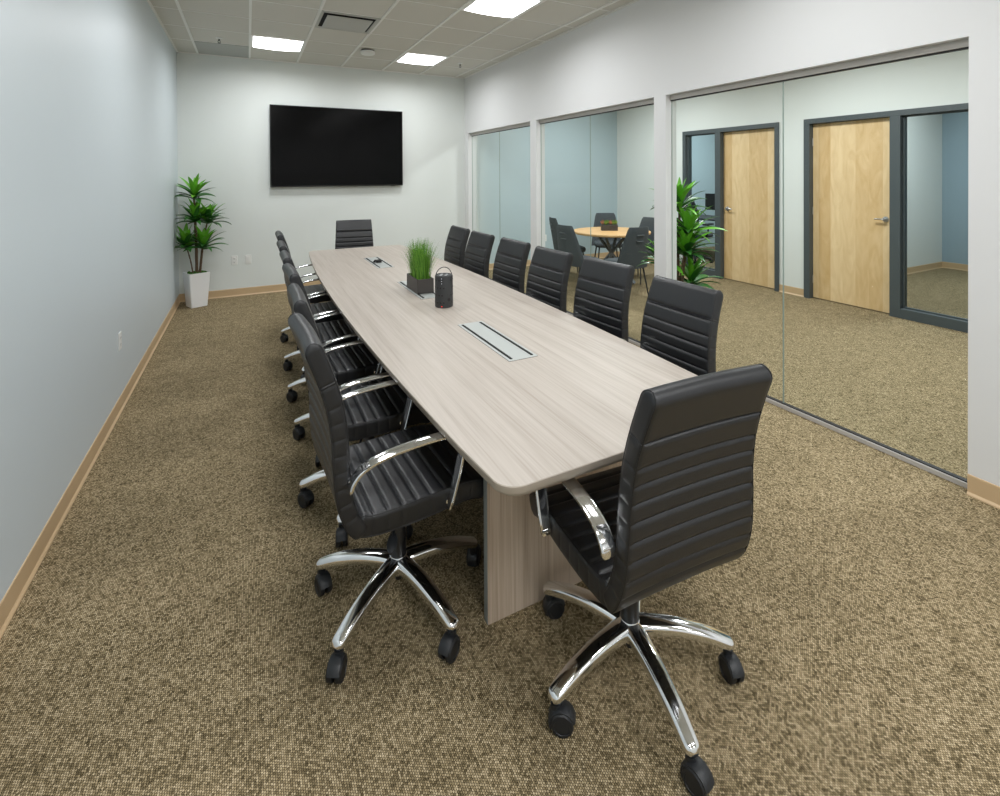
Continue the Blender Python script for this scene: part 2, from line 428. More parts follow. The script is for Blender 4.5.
def door_unit(idx, y0, y1, leaf, light, hand_y, hand_dir, m, label):
    """leaf=(ya,yb) and light=(ya,yb) clear openings"""
    d = thing('door_%d' % idx, label, 'door', (XH, (leaf[0]+leaf[1])/2, 0), kind='structure')
    oy = (leaf[0]+leaf[1])/2
    fx0, fx1 = -.022, .135
    top = 2.285
    bm = bmesh.new()
    B = lambda a, b, z0, z1, x0=fx0, x1=fx1: add_box(bm, x0, x1, a-oy, b-oy, z0, z1)
    B(y0, y1, top, DT)                                  # head
    lo = leaf if leaf[0] < light[0] else light; hi = light if lo is leaf else leaf
    B(y0, lo[0], 0, top); B(hi[1], y1, 0, top); B(lo[1], hi[0], 0, top)
    B(light[0], light[1], 0, .11)
    # stops
    g = .018
    for a, b in (light,):
        B(a, a+g, .11, top, .03, .055); B(b-g, b, .11, top, .03, .055); B(a+g, b-g, top-g, top, .03, .055); B(a+g, b-g, .11, .11+g, .03, .055)
    B(leaf[0], leaf[0]+.014, 0, top, .100, .125); B(leaf[1]-.014, leaf[1], 0, top, .100, .125); B(leaf[0]+.014, leaf[1]-.014, top-.014, top, .100, .125)
    obj('door_frame', bm, M['frame_grey'], d, smooth=False, bevel=.0025)
    bm = bmesh.new(); add_box(bm, .055, .100, leaf[0]-oy+.003, leaf[1]-oy-.003, .012, top-.004)
    obj('door_leaf', bm, m, d, smooth=False, bevel=.002)
    bm = bmesh.new()
    vs = [bm.verts.new(p) for p in ((.04, light[0]-oy+.004, .114), (.04, light[1]-oy-.004, .114), (.04, light[1]-oy-.004, top-.004), (.04, light[0]-oy+.004, top-.004))]
    bm.faces.new(vs); obj('sidelight_pane', bm, M['glass_office'], d, smooth=False)
    lever(d, .055, hand_y-oy, 1.10, hand_dir)
    hy = (leaf[1]-.002 if hand_dir > 0 else leaf[0]+.002)-oy
    for z in (.25, 1.15, 2.05):
        bm = bmesh.new(); add_tube(bm, [(.053, hy, z-.05), (.053, hy, z+.05)], .006, 8)
        obj('hinge', bm, M['steel'], d)
door_unit(1, *D1, (4.335, 5.215), (5.315, 5.90), 5.14, -1, M['door_a'], 'birch door with a narrow side window, farther one, behind the tall plant')
door_unit(2, *D2, (2.955, 3.855), (1.97, 2.85), 3.025, 1, M['door_b'], 'birch door with a wide side window, nearer one')

# ------------------------------------------------------------------ conference chair
def prof_curve(pts, n):
    """resample a (y,z) catmull curve to even arc length; returns function s->(p,t), length"""
    P = catmull([(0, a, b) for a, b in pts], 12)
    L = [0]
    for a, b in zip(P[:-1], P[1:]): L.append(L[-1]+(b-a).length)
    def at(s):
        s = max(0, min(L[-1], s))
        for i in range(len(P)-1):
            if s <= L[i+1]+1e-9:
                f = (s-L[i])/max(1e-9, L[i+1]-L[i]); p = P[i].lerp(P[i+1], f); t = (P[i+1]-P[i]).normalized()
                return p, t
        return P[-1], (P[-1]-P[-2]).normalized()
    return at, L[-1]

def ribbed_slab(bm, pts, seams, hw, ht, gd, side_r=.02, e0=.02, e1=.03, sag=0.0, bend=0.0):
    """a stuffed leather slab along a (y,z) curve. seams: arc positions of cross seams.
    hw(s01) half width, ht(s01) half thickness, gd groove depth. returns edge polylines for piping"""
    at, L = prof_curve(pts, 60)
    st = set()
    for k in range(9):      # rounded ends
        u = k/8
        st.add(round(e0*(1-math.cos(u*PI/2)), 5)); st.add(round(L-e1*(1-math.cos(u*PI/2)), 5))
    sm = [0]+list(seams)+[L]
    for a, b in zip(sm[:-1], sm[1:]):
        n = 8 if b-a > .02 else 4
        if b-a > .03:
            for q in (.003, .006, .010, .014): st.add(round(a+q, 5)); st.add(round(b-q, 5))
        for k in range(n+1):
            u = k/n
            uu = .5-.5*math.cos(PI*u)          # denser near seams
            st.add(round(a+(b-a)*uu, 5))
    st = sorted(st)
    st2 = [st[0]]
    for s in st[1:]:
        if s-st2[-1] > .0004: st2.append(s)
    half = [(1, 0), (1, .5), (.995, .72), (.984, .87), (.964, .96), (.935, 1), (.88, 1), (.6, 1), (.3, 1), (0, 1)]
    ringdef = half+[(-x, h) for x, h in reversed(half[:-1])]
    ringdef += [(-x, -h) for x, h in half[1:]]+[(x, -h) for x, h in reversed(half[1:-1])]
    rings = []; edges = {(1, 1): [], (1, -1): [], (-1, 1): [], (-1, -1): []}
    for s in st2:
        p, t = at(s); nrm = Vector((0, -t.z, t.y))      # in-plane normal
        u = s/L
        w, h = hw(u), ht(u)
        k = 1.0; kw = 1.0
        if s < e0: q = 1-s/e0; k = math.sqrt(max(0, 1-q*q)); kw = 1-.03*q**2
        if s > L-e1: q = 1-(L-s)/e1; k = math.sqrt(max(0, 1-q*q)); kw = 1-.022*q**3
        k = max(k, .04)
        # pillow between seams
        g = 0
        for a, b in zip(sm[:-1], sm[1:]):
            if a-1e-6 <= s <= b+1e-6:
                f = (s-a)/(b-a); d = min(s-a if a > 0 else 9, b-s if b < L else 9)
                half_w = min((b-a)/2, .014)
                f = max(0, 1-d/half_w)
                g = f**1.8; break
        ring = []
        for xf, hf in ringdef:
            hh = h*k*hf
            if abs(hf) > .9:
                x_att = 1 - max(0, (abs(xf)-.86)/.14)*.55
                hh -= math.copysign(gd*g*k*x_att, hf)
            elif abs(hf) > .3: hh -= math.copysign(gd*g*k*.25, hf)
            x = w*kw*xf - (math.copysign(gd*.35*g, xf) if abs(xf) == 1 else 0)
            ring.append(p+Vector((x, 0, 0))+nrm*(hh - sag*(1-xf*xf)*h*0)+nrm*bend*(xf*xf))
        rings.append(ring)
        for (sx, sh) in edges:
            edges[(sx, sh)].append(p+Vector((sx*w*kw*.978, 0, 0))+nrm*(sh*h*k*.86+bend*.95))
    add_loft(bm, rings)
    return edges

def make_chair(label):
    t = thing('conference_chair', label, 'chair')
    # --- seat
    bm = bmesh.new()
    seat_pts = [(-.215, .485), (-.17, .468), (-.08, .463), (.05, .466), (.16, .470), (.225, .462), (.268, .440)]
    E = ribbed_slab(bm, seat_pts, [.055, .107, .159, .211, .263, .315, .367, .419], lambda u: .236+.004*math.sin(PI*u), lambda u: .037+.004*math.sin(PI*min(1, u*1.1)), .0055, e0=.015, e1=.03)
    seat = obj('seat', bm, M['leather'], t, angle=60)
    bm = bmesh.new()
    bm.free()
    for sx in (1, -1):
        bm = bmesh.new(); add_tube(bm, E[(sx, 1)]+list(reversed(E[(sx, -1)])), .0028, 6, closed=True)
        obj('piping', bm, M['leather_pipe'], seat)
    # --- backrest
    bm = bmesh.new()
    back_pts = [(-.188, .452), (-.222, .50), (-.246, .58), (-.254, .68), (-.258, .78), (-.272, .88), (-.300, .98), (-.341, 1.092)]
    at, L = prof_curve(back_pts, 10)
    sv = [.075+.0525*i for i in range(8)]+[L-.153, L-.145]
    sv = [s for s in sv if s < L-.17]+[L-.150, L-.143]
    E = ribbed_slab(bm, back_pts, sv, lambda u: .243-.033*u, lambda u: .028+.002*u, .0065, e0=.028, e1=.030, bend=.006)
    back = obj('backrest', bm, M['leather'], t, angle=60)
    bm = bmesh.new()
    bm.free()
    for sx in (1, -1):
        loop = E[(sx, 1)]+list(reversed(E[(sx, -1)]))
        bm = bmesh.new(); add_tube(bm, loop, .0028, 6, closed=True)
        obj('piping', bm, M['leather_pipe'], back)
    # --- armrests: one flat chrome loop each
    arm_pts = [(-.242, .618), (-.230, .650), (-.198, .680), (-.13, .701), (-.04, .710), (.06, .712), (.118, .709), (.146, .697), (.155, .668), (.146, .61), (.125, .53), (.100, .448)]
    for sx in (-1, 1):
        bm = bmesh.new()
        P = catmull([(0, a, b) for a, b in arm_pts], 5); rings = []
        n = len(P)
        for i, p in enumerate(P):
            tt = (P[min(i+1, n-1)]-P[max(i-1, 0)]).normalized(); nr = Vector((0, -tt.z, tt.y))
            u = i/(n-1)
            w = .0225 if u < .55 else .0225-.003*(u-.55)/.45
            h = .0065
            end = min(i, n-1-i)
            if end == 0: w *= .7; h *= .55
            elif end == 1: w *= .93
            cx = sx*.258
            ring = []
            for q in range(16):
                a = 2*PI*q/16; ca, sa = math.cos(a), math.sin(a)
                xx = math.copysign(abs(ca)**.45, ca)*w; hh = math.copysign(abs(sa)**.6, sa)*h
                ring.append(p+Vector((cx+xx, 0, 0))+nr*hh)
            rings.append(ring)
        add_loft(bm, rings)
        for (yy, zz) in ((-.234, .640), (.104, .462)):
            Rm = Matrix.Rotation(PI/2, 4, 'Y')
            add_lathe(bm, [(.001, -.03), (.0085, -.03), (.0085, .0), (.001, .0)], 10, (sx*.244, yy, zz), mtx=Rm)
        obj('armrest', bm, M['chrome'], t)
    # --- base
    for k in range(5):
        a = 2*PI*k/5
        bm = bmesh.new()
        R = Matrix.Rotation(a, 3, 'Z')
        P = catmull([(.022, 0, .150), (.07, 0, .153), (.15, 0, .149), (.24, 0, .132), (.305, 0, .110), (.336, 0, .097)], 5)
        rings = []; n = len(P)
        for i, p in enumerate(P):
            tt = (P[min(i+1, n-1)]-P[max(i-1, 0)]).normalized(); nr = Vector((-tt.z, 0, tt.x))
            u = i/(n-1); w = .034-.011*u; h = .026-.010*u
            if i == n-1: w *= .55; h *= .5
            elif i == n-2: w *= .85; h *= .82
            elif i == n-3: w *= .97
            ring = []
            for q in range(18):
                b = 2*PI*q/18; cb, sb = math.cos(b), math.sin(b)
                yy = math.copysign(abs(cb)**.75, cb)*w
                hh = math.copysign(abs(sb)**(.8 if sb > 0 else .4), sb)*h*(1 if sb > 0 else .8)
                ring.append(R @ (p+Vector((0, yy, 0))+nr*hh))
            rings.append(ring)
        add_loft(bm, rings)
        arm = obj('base_arm', bm, M['chrome'], t)
        # caster: hooded twin wheel with stem
        bm = bmesh.new()
        ca = a+[.9, -2.2, 2.4, .4, -1.3][k]
        cpos = R @ Vector((.318, 0, 0))
        off = Vector((math.cos(ca), math.sin(ca), 0))
        axm = Vector((-off.y, off.x, 0))
        ctr = cpos+off*.019+Vector((0, 0, .034))
        for sgn in (1, -1):
            MM = Matrix.Translation(ctr+axm*sgn*.006) @ axm.to_track_quat('Z', 'Y').to_matrix().to_4x4()
            pr_ = [(.002, 0), (.033, 0), (.034, .003), (.034, .015), (.031, .0185), (.024, .0195), (.023, .0175), (.002, .019)]
            if sgn < 0: pr_ = [(r, -z) for r, z in pr_]
            add_lathe(bm, pr_, 22, (0, 0, 0), mtx=MM, mi=1)
        # hood
        rings = []
        for i in range(11):
            th = math.radians(-25+i*19)
            ring = []
            for yy, rr in ((-.021, .038), (-.013, .0415), (.013, .0415), (.021, .038), (.021, .0345), (-.021, .0345)):
                d = Vector((-math.cos(th)*rr, 0, math.sin(th)*rr))
                ring.append(ctr+off*(-d.x)*1.0*(-1)+Vector((0, 0, d.z))+axm*yy)
            rings.append(ring)
        add_loft(bm, rings)
        add_tube(bm, [cpos+Vector((0, 0, .06)), cpos+Vector((0, 0, .084))], .015, 14)
        add_tube(bm, [cpos+Vector((0, 0, .080)), cpos+Vector((0, 0, .096))], .008, 10)
        obj('caster', bm, [M['black_plastic'], M['wheel']], arm)
    bm = bmesh.new()
    add_lathe(bm, [(.002, .105), (.024, .105), (.030, .118), (.036, .135), (.038, .150), (.036, .168), (.031, .178), (.002, .178)], 28)
    obj('hub', bm, M['chrome'], t)
    bm = bmesh.new()
    add_lathe(bm, [(.002, .172), (.030, .172), (.030, .26), (.0285, .263), (.0285, .335), (.027, .338), (.027, .395), (.002, .395)], 24)
    add_lathe(bm, [(.001, .082), (.013, .082), (.013, .108), (.001, .108)], 14)
    obj('gas_lift', bm, M['lift'], t)
    bm = bmesh.new(); add_box(bm, -.075, .075, -.10, .12, .385, .428)
    mech = obj('tilt_mechanism', bm, M['black_plastic'], t, smooth=False, bevel=.008)
    bm = bmesh.new()
    add_tube(bm, catmull([(.05, -.02, .402), (.12, -.045, .402), (.185, -.075, .396), (.215, -.09, .388)], 4), .005, 8)
    rings = []
    for i in range(9):
        u = i/8; c = Vector((.205, -.085, .390)).lerp(Vector((.262, -.112, .372)), u)
        w = .005+.013*math.sin(PI*min(1, .1+u*.9))**.7; h = .004
        dv = Vector((.43, .90, 0)).normalized()
        rings.append([c+dv*w*math.cos(2*PI*q/12)+Vector((0, 0, h*math.sin(2*PI*q/12))) for q in range(12)])
    add_loft(bm, rings)
    obj('tilt_lever', bm, M['black_plastic'], mech)
    return t

G_CH = 'ribbed black leather chairs around the conference table'
chair0 = make_chair('')
def place_chair(hx, hy, face, base_ang, label, first=False, lift=0.0):
    """face: heading angle of the seat front (world, degrees, 90 = +Y); base_ang: one star arm, world degrees"""
    c = chair0 if first else copy_tree(chair0)
    c.location = (hx, hy, 0); c.rotation_euler = (0, 0, math.radians(face-90))
    c['label'] = label; c['group'] = G_CH; c['category'] = 'chair'
    loc_a = math.radians(base_ang-(face-90))
    for ch in [o for o in bpy.data.objects if o.parent == c]:
        if ch.name.startswith('base_arm') : ch.rotation_euler = (0, 0, loc_a)
        if ch.name.split('.')[0] in ('seat', 'backrest', 'armrest', 'tilt_mechanism'): ch.location.z = lift   # height adjustment
    return c
place_chair(1.115, 1.245, 86.5, 42, 'black ribbed leather chair at the near end of the table, its back to the camera', True, .010)
LEFT = [(.508, 1.87, 3, 1), (.54, 2.54, 0, 20), (.56, 3.20, 2, 15), (.57, 3.80, 0, 20), (.58, 4.42, 0, 17), (.605, 5.22, 0, 20)]
LL = ['nearest black ribbed chair on the left side, its whole star base in view',
      'second black ribbed chair on the left side counting from the camera',
      'third black ribbed chair on the left side counting from the camera',
      'fourth black ribbed chair on the left side counting from the camera',
      'fifth black ribbed chair on the left side counting from the camera',
      'last black ribbed chair on the left side, closest to the end wall']
for (x, y, f, b), l in zip(LEFT, LL): place_chair(x, y, f, b, l, lift=.021 if y < 2 else 0)
RIGHT = [(1.70, 1.84, 180, 36), (1.737, 2.485, 184, 18), (1.70, 3.08, 182, 18), (1.71, 3.69, 182, 18), (1.688, 4.31, 181, 20), (1.70, 4.91, 180, 18)]
RL = ['first black ribbed chair on the glass side, nearest the camera, beside the head chair',
      'second black ribbed chair on the glass side, left of the tall green plant',
      'third black ribbed chair on the glass side counting from the camera',
      'fourth black ribbed chair on the glass side, in front of the middle pier',
      'fifth black ribbed chair on the glass side counting from the camera',
      'last black ribbed chair on the glass side, closest to the end wall']
for (x, y, f, b), l in zip(RIGHT, RL): place_chair(x, y, f, b, l, lift=-.018 if y < 2 else -.010)
place_chair(1.13, 5.93, 263, 20, 'black ribbed chair at the far end of the table, below the wall screen')

# ------------------------------------------------------------------ conference table
tb = thing('conference_table', 'long boat-shaped conference table with pale greige woodgrain top', 'table', (1.155, 3.6, 0))
def outline(y0, y1, cx, he, hm, r, inset=0):
    """boat-shaped outline, counterclockwise; r = corner radius"""
    y0 += inset; y1 -= inset; ym = (y0+y1)/2; hl = (y1-y0)/2
    X = lambda y: hm-inset-(hm-he)*((y-ym)/hl)**2
    pts = []
    def corner(sx, sy):
        xc = cx+sx*(X(y0)-r); yc = (y1-r) if sy > 0 else (y0+r)
        arc = []
        for k in range(9):
            a = (PI/2)*k/8
            arc.append((xc+sx*r*math.cos(a), yc+sy*r*math.sin(a)))
        return arc
    br = corner(1, -1); pts += list(reversed(br))
    for k in range(1, 24):
        y = y0+r+(y1-y0-2*r)*k/24; pts.append((cx+X(y)-(X(y0+r)-X(y0))*0, y))
    pts += corner(1, 1)
    pts += list(reversed(corner(-1, 1)))
    for k in range(1, 24):
        y = y1-r-(y1-y0-2*r)*k/24; pts.append((cx-X(y), y))
    pts += corner(-1, -1)
    return pts
TZ = .78
Y0T, Y1T = 1.18, 6.02
o0 = outline(Y0T, Y1T, 1.150, .540, .628, .07)
# table parts are given in world numbers, so the object origin stays at the world origin inside the empty
bm = bmesh.new()
n = len(o0); cx0, cy0 = 1.155, 3.6
def off_outline(ins): return outline(Y0T, Y1T, 1.150, .540, .628, .07, ins)
rings = []
for ins, z in ((.012, TZ-.036), (.003, TZ-.026), (0, TZ-.018), (0, TZ-.002), (.002, TZ)):
    rings.append([(x-cx0, y-cy0, z) for x, y in off_outline(ins)])
R = add_loft(bm, rings)
for f in bm.faces:
    if abs(f.calc_center_median().z-TZ) > .001 or len(f.verts) < 10: f.material_index = 1
tt = obj('tabletop', bm, [M['table'], M['edge']], tb, angle=35)
bm = bmesh.new()
def panel_base(y, x0, x1, nm='base_panel'):
    bm = bmesh.new(); v = add_box(bm, x0-cx0, x1-cx0, y-cy0, y+.032-cy0, 0, TZ-.037)
    for f in bm.faces:
        if abs(f.normal.x) > .9 or abs(f.calc_center_median().x-(x0-cx0)) < 1e-4 or abs(f.calc_center_median().x-(x1-cx0)) < 1e-4: f.material_index = 1
    return obj(nm, bm, [M['table_v'], M['edge_grey']], tb, smooth=False, bevel=.0015)
panel_base(1.605, .765, 1.422)
panel_base(5.56, .765, 1.422)
panel_base(3.32, .97, 1.30); panel_base(4.05, .97, 1.30)
for a, b in ((1.637, 3.32), (3.352, 4.05), (4.082, 5.56)):
    bm = bmesh.new(); add_box(bm, 1.14-cx0, 1.172-cx0, a-cy0, b-cy0, .06, TZ-.037)
    obj('spine_panel', bm, M['table_v'], tb, smooth=False)

# power modules let into the top
def module(y, label, flap=False):
    t = thing('power_module', label, 'power module', (1.147, y, TZ), group='power modules in the conference table')
    bm = bmesh.new(); add_box(bm, -.0775, .0775, -.315, .315, 0, .0018)
    p = obj('cover_plate', bm, M['module'], t, smooth=False, bevel=.0006)
    for s in (-1, 1):
        bm = bmesh.new(); add_box(bm, s*.056-.0065, s*.056+.0065, -.295, .295, .0018, .0034)
        for k in range(98): 
            yy = -.294+k*.006; add_box(bm, s*.056-.0055, s*.056+.0055, yy, yy+.0035, .0034, .0046)
        obj('brush_strip', bm, M['bezel'], t, smooth=False)
    bm = bmesh.new()
    for (a, b, c, d) in ((-.0785, .0785, -.3165, -.315), (-.0785, .0785, .315, .3165), (-.0787, -.0775, -.315, .315), (.0775, .0787, -.315, .315)): add_box(bm, a, b, c, d, 0, .0008)
    obj('rim', bm, M['slot_dark'], t, smooth=False)
    if flap:
        bm = bmesh.new()
        pts = catmull([(-.045, -.02, .014), (-.02, .02, .016), (.01, -.02, .024), (.03, .03, .015), (.0, .05, .010), (-.03, .02, .016)], 6)
        add_tube(bm, pts, .009, 8)
        add_box(bm, -.028, .022, -.05, .01, .004, .028)
        obj('cable_end', bm, M['bezel'], t)
module(2.31, 'brushed power module in the tabletop nearest the camera')
module(3.60, 'brushed power module half hidden under the grass planter')
module(4.89, 'brushed power module at the far end with a dark cable end on it', True)

# grass planter
gp = thing('grass_planter', 'dark rectangular box of upright green grass on the conference table', 'plant', (1.146, 3.555, TZ+.0048))
bm = bmesh.new()
w, l, h_, th = .062, .135, .104, .006
for b in ((-w, w, -l, -l+th, 0, h_), (-w, w, l-th, l, 0, h_), (-w, -w+th, -l+th, l-th, 0, h_), (w-th, w, -l+th, l-th, 0, h_), (-w+th, w-th, -l+th, l-th, 0, .01)): add_box(bm, *b)
obj('planter_box', bm, M['planter'], gp, smooth=False, bevel=.0015)
bm = bmesh.new()
for i in range(9):
    for j in range(19):
        x = -w+.012+(2*w-.024)*i/8; y = -l+.012+(2*l-.024)*j/18; r = .007+.003*random.random()
        mm = Matrix.Translation((x, y, .084+.004*random.random()))
        bmesh.ops.create_icosphere(bm, subdivisions=1, radius=r, matrix=mm)
add_box(bm, -w+th, w-th, -l+th, l-th, .06, .084)
tag(obj('gravel', bm, M['gravel'], gp, smooth=False), kind='stuff')
bm = bmesh.new()
def blade(bm, x, y, z, hgt, lean, az, wd, mi):
    pts = []
    for k in range(6):
        u = k/5; d = lean*u**1.8
        pts.append(Vector((x+math.cos(az)*d, y+math.sin(az)*d, z+hgt*u*(1-.15*(lean/hgt)*u))))
    sd = Vector((-math.sin(az+.6), math.cos(az+.6), 0))
    prev = None
    for k, p in enumerate(pts):
        ww = wd*(1-(k/5)**1.6)*.5+.0002
        cur = (bm.verts.new(p-sd*ww), bm.verts.new(p+sd*ww))
        if prev:
            f = bm.faces.new((prev[0], prev[1], cur[1], cur[0])); f.material_index = mi
        prev = cur
for i in range(900):
    x = random.uniform(-w+.014, w-.014); y = random.uniform(-l+.02, l-.02)
    az = math.atan2(y/l+random.uniform(-.6, .6), x/w+random.uniform(-.6, .6))
    out = math.hypot(x/w, y/l)
    blade(bm, x, y, .08, random.uniform(.20, .325)*(1-.08*out), random.uniform(0, .05)+.085*out*random.random(), az, random.uniform(.0022, .004), 0 if random.random() < .6 else 1)
tag(obj('grass', bm, [M['grass_a'], M['grass_b']], gp), kind='stuff')

# bluetooth-style speaker / conference unit
sp = thing('portable_speaker', 'small black cylindrical speaker with a wire handle standing beside the grass planter', 'speaker', (1.145, 3.045, TZ), math.radians(-12))
bm = bmesh.new()
add_lathe(bm, [(.002, 0), (.053, 0), (.058, .003), (.059, .010), (.059, .198), (.0575, .206), (.054, .210), (.047, .2105), (.046, .207), (.002, .207)], 40)
body = obj('speaker_body', bm, M['speaker'], sp)
bm = bmesh.new()
for i in range(18):
    for k in range(4):
        a = 2*PI*(i+.5*(k % 2))/18; z = .035+.048*k
        if math.cos(a+PI/2-.25) > .93 : continue
        c = Vector((.0592*math.cos(a), .0592*math.sin(a), z))
        mm = Matrix.Translation(c) @ Vector((math.cos(a), math.sin(a), 0)).to_track_quat('Z', 'Y').to_matrix().to_4x4()
        bmesh.ops.create_cone(bm, segments=10, radius1=.006, radius2=.006, depth=.0012, matrix=mm, cap_ends=True)
obj('grille_dimples', bm, M['bezel'], sp, smooth=False)
for k in range(4):
    bm = bmesh.new()
    a = PI/2*k+.4; mm = Matrix.Translation((.024*math.cos(a), .024*math.sin(a), .2080))
    bmesh.ops.create_cone(bm, segments=14, radius1=.009, radius2=.008, depth=.003, matrix=mm, cap_ends=True)
    obj('button', bm, M['steel'], sp, smooth=False)
bm = bmesh.new()
pts = [(.053*math.cos(a), 0, .196+.062*math.sin(a)) for a in [PI*k/16 for k in range(17)]]
pts = [(.055, 0, .184)]+pts+[(-.055, 0, .184)]
add_tube(bm, pts, .0026, 8); obj('handle', bm, M['bezel'], sp)
def led(parent, ang, z, r, m, nm='indicator_light'):
    bm = bmesh.new(); a = ang
    mm = Matrix.Translation((.0596*math.cos(a), .0596*math.sin(a), z)) @ Vector((math.cos(a), math.sin(a), 0)).to_track_quat('Z', 'Y').to_matrix().to_4x4()
    bmesh.ops.create_cone(bm, segments=10, radius1=r, radius2=r, depth=.0014, matrix=mm, cap_ends=True)
    obj(nm, bm, m, parent, smooth=False)
cam_dir = math.atan2(-3.045, -1.145)+math.radians(12)
for z in (.160, .176, .192): led(sp, cam_dir-.25, z, .0022, M['dot_white'])
led(sp, cam_dir-.25, .012, .0028, M['dot_red'])
led(sp, cam_dir+.55, .055, .011, M['bezel'], 'power_button')

# ------------------------------------------------------------------ wall screen
tv = thing('wall_screen', 'large black flat screen mounted on the end wall', 'screen', (1.224, YB, 1.485))
bm = bmesh.new(); add_box(bm, -.945, .945, -.075, -.035, 0, 1.16)
obj('housing', bm, M['bezel'], tv, smooth=False, bevel=.004)
bm = bmesh.new(); add_box(bm, -.932, .932, -.0765, -.0748, .018, 1.148)
obj('display_panel', bm, M['screen'], tv, smooth=False)
bm = bmesh.new(); add_box(bm, -.4, .4, -.035, 0, .3, .86)
obj('wall_mount', bm, M['metal_black'], tv, smooth=False)
bm = bmesh.new(); add_box(bm, .76, .79, -.066, -.060, -.006, 0); add_box(bm, .80, .82, -.066, -.060, -.006, 0)
obj('sensor', bm, M['bezel'], tv, smooth=False)

# ------------------------------------------------------------------ outlets
def outlet(x, y, z, face, label, switch=False):
    t = thing('switch_plate' if switch else 'outlet_plate', label, 'outlet' if not switch else 'wall plate', (x, y, z), face, group='white wall plates')
    bm = bmesh.new(); add_box(bm, -.037, .037, -.006, 0, -.061, .061)
    obj('cover', bm, M['plate_white'], t, smooth=False, bevel=.002)
    if switch:
        bm = bmesh.new(); add_box(bm, -.020, .020, -.0085, -.005, -.04, .04)
        obj('insert', bm, M['plate_white'], t, smooth=False, bevel=.001)
    else:
        bm = bmesh.new()
        for s in (-1, 1): add_box(bm, -.017, .017, -.008, -.005, s*.024-.015, s*.024+.015)
        sk = obj('socket', bm, M['plate_white'], t, smooth=False, bevel=.002)
        bm = bmesh.new()
        for s in (-1, 1):
            for xx in (-.007, .007): add_box(bm, xx-.0015, xx+.0015, -.0084, -.0078, s*.024-.002, s*.024+.008)
            add_box(bm, -.003, .003, -.0084, -.0078, s*.024-.010, s*.024-.005)
        obj('slots', bm, M['slot_dark'], sk, smooth=False)
    return t
outlet(-.171, YB, .494, 0, 'white outlet on the end wall, left one of the pair beside the potted plant')
outlet(-.002, YB, .494, 0, 'white blank plate on the end wall, right one of the pair beside the potted plant', True)
outlet(3.107, YB, .505, 0, 'white outlet on the end wall right of the table, beside the far glazing')
outlet(XL, 4.28, .492, PI/2, 'white outlet low on the pale blue left wall')
outlet(4.84, YB, .478, 0, 'white outlet on the grey-blue hallway wall, left one')
outlet(5.058, YB, .482, 0, 'white outlet on the grey-blue hallway wall, right one', True)

# ------------------------------------------------------------------ ceiling fixtures
def ceiling_light(x, y, label, m='light', power=18.5):
    t = thing('ceiling_light', label, 'ceiling light', (x, y, ZC), group='square ceiling lights')
    hs = T/2-.012
    bm = bmesh.new()
    for b in ((-hs, hs, -hs, -hs+.022), (-hs, hs, hs-.022, hs), (-hs, -hs+.022, -hs+.022, hs-.022), (hs-.022, hs, -hs+.022, hs-.022)): add_box(bm, *b, -.004, .011)
    obj('frame', bm, M['light_frame'], t, smooth=False)
    bm = bmesh.new(); q = hs-.022
    R = []
    for i in range(13):
        u = -1+2*i/12; zz = -.002-.012*(1-u*u)
        R.append([bm.verts.new((u*q, -q, zz)), bm.verts.new((u*q, q, zz))])
    for a, b in zip(R[:-1], R[1:]): bm.faces.new((a[0], b[0], b[1], a[1]))
    obj('diffuser', bm, M[m], t)
    ld = bpy.data.lights.new('lamp', 'AREA'); ld.shape = 'SQUARE'; ld.size = .53; ld.energy = power; ld.spread = math.radians(166); ld.color = (.975, .985, 1)
    lo_ = bpy.data.objects.new('lamp', ld); C.objects.link(lo_); lo_.parent = t; lo_.location = (0, 0, -.018)
    return t
LY = [6.615, 4.177, 1.738, -.70, -3.14]  # unseen last row added for low fill light; last two rows run brighter
where = ['closest to the end wall', 'third from the end wall', 'above the near half of the table', 'behind the camera']
for i, y in enumerate(LY):
    ceiling_light(.342, y, ['lit square ceiling light nearest the end wall, left of the screen centre', 'lit square ceiling light in the left row over the middle of the table', 'lit square ceiling light in the left row over the near end of the table', 'lit square ceiling light in the left row just behind the camera', 'added unseen fill light in the left row at the near end of the room'][i], power=18.5 if i < 3 else 30)
    ceiling_light(2.171, y, ['lit square ceiling light nearest the end wall, in the row beside the glazing', 'bright square ceiling light cut by the top edge of the picture', 'lit square ceiling light in the glass side row over the near end of the table', 'lit square ceiling light in the glass side row just behind the camera', 'added unseen fill light in the glass side row at the near end of the room'][i], power=18.5 if i < 3 else 30)
for x, y, l in ((4.95, 5.9, 'added unseen ceiling light above the round table'), (4.95, 3.2, 'added unseen ceiling light in the hallway before the nearer door'), (4.95, .6, 'added unseen ceiling light at the near end of the hallway'),
                (8.3, 6.0, 'added unseen ceiling light in the office with the desk'), (8.6, 2.6, 'added unseen ceiling light in the empty office')):
    ceiling_light(x, y, l, 'light_hall', 56 if x < 6 else 72)  # unseen fixtures added to brighten the hallway and offices

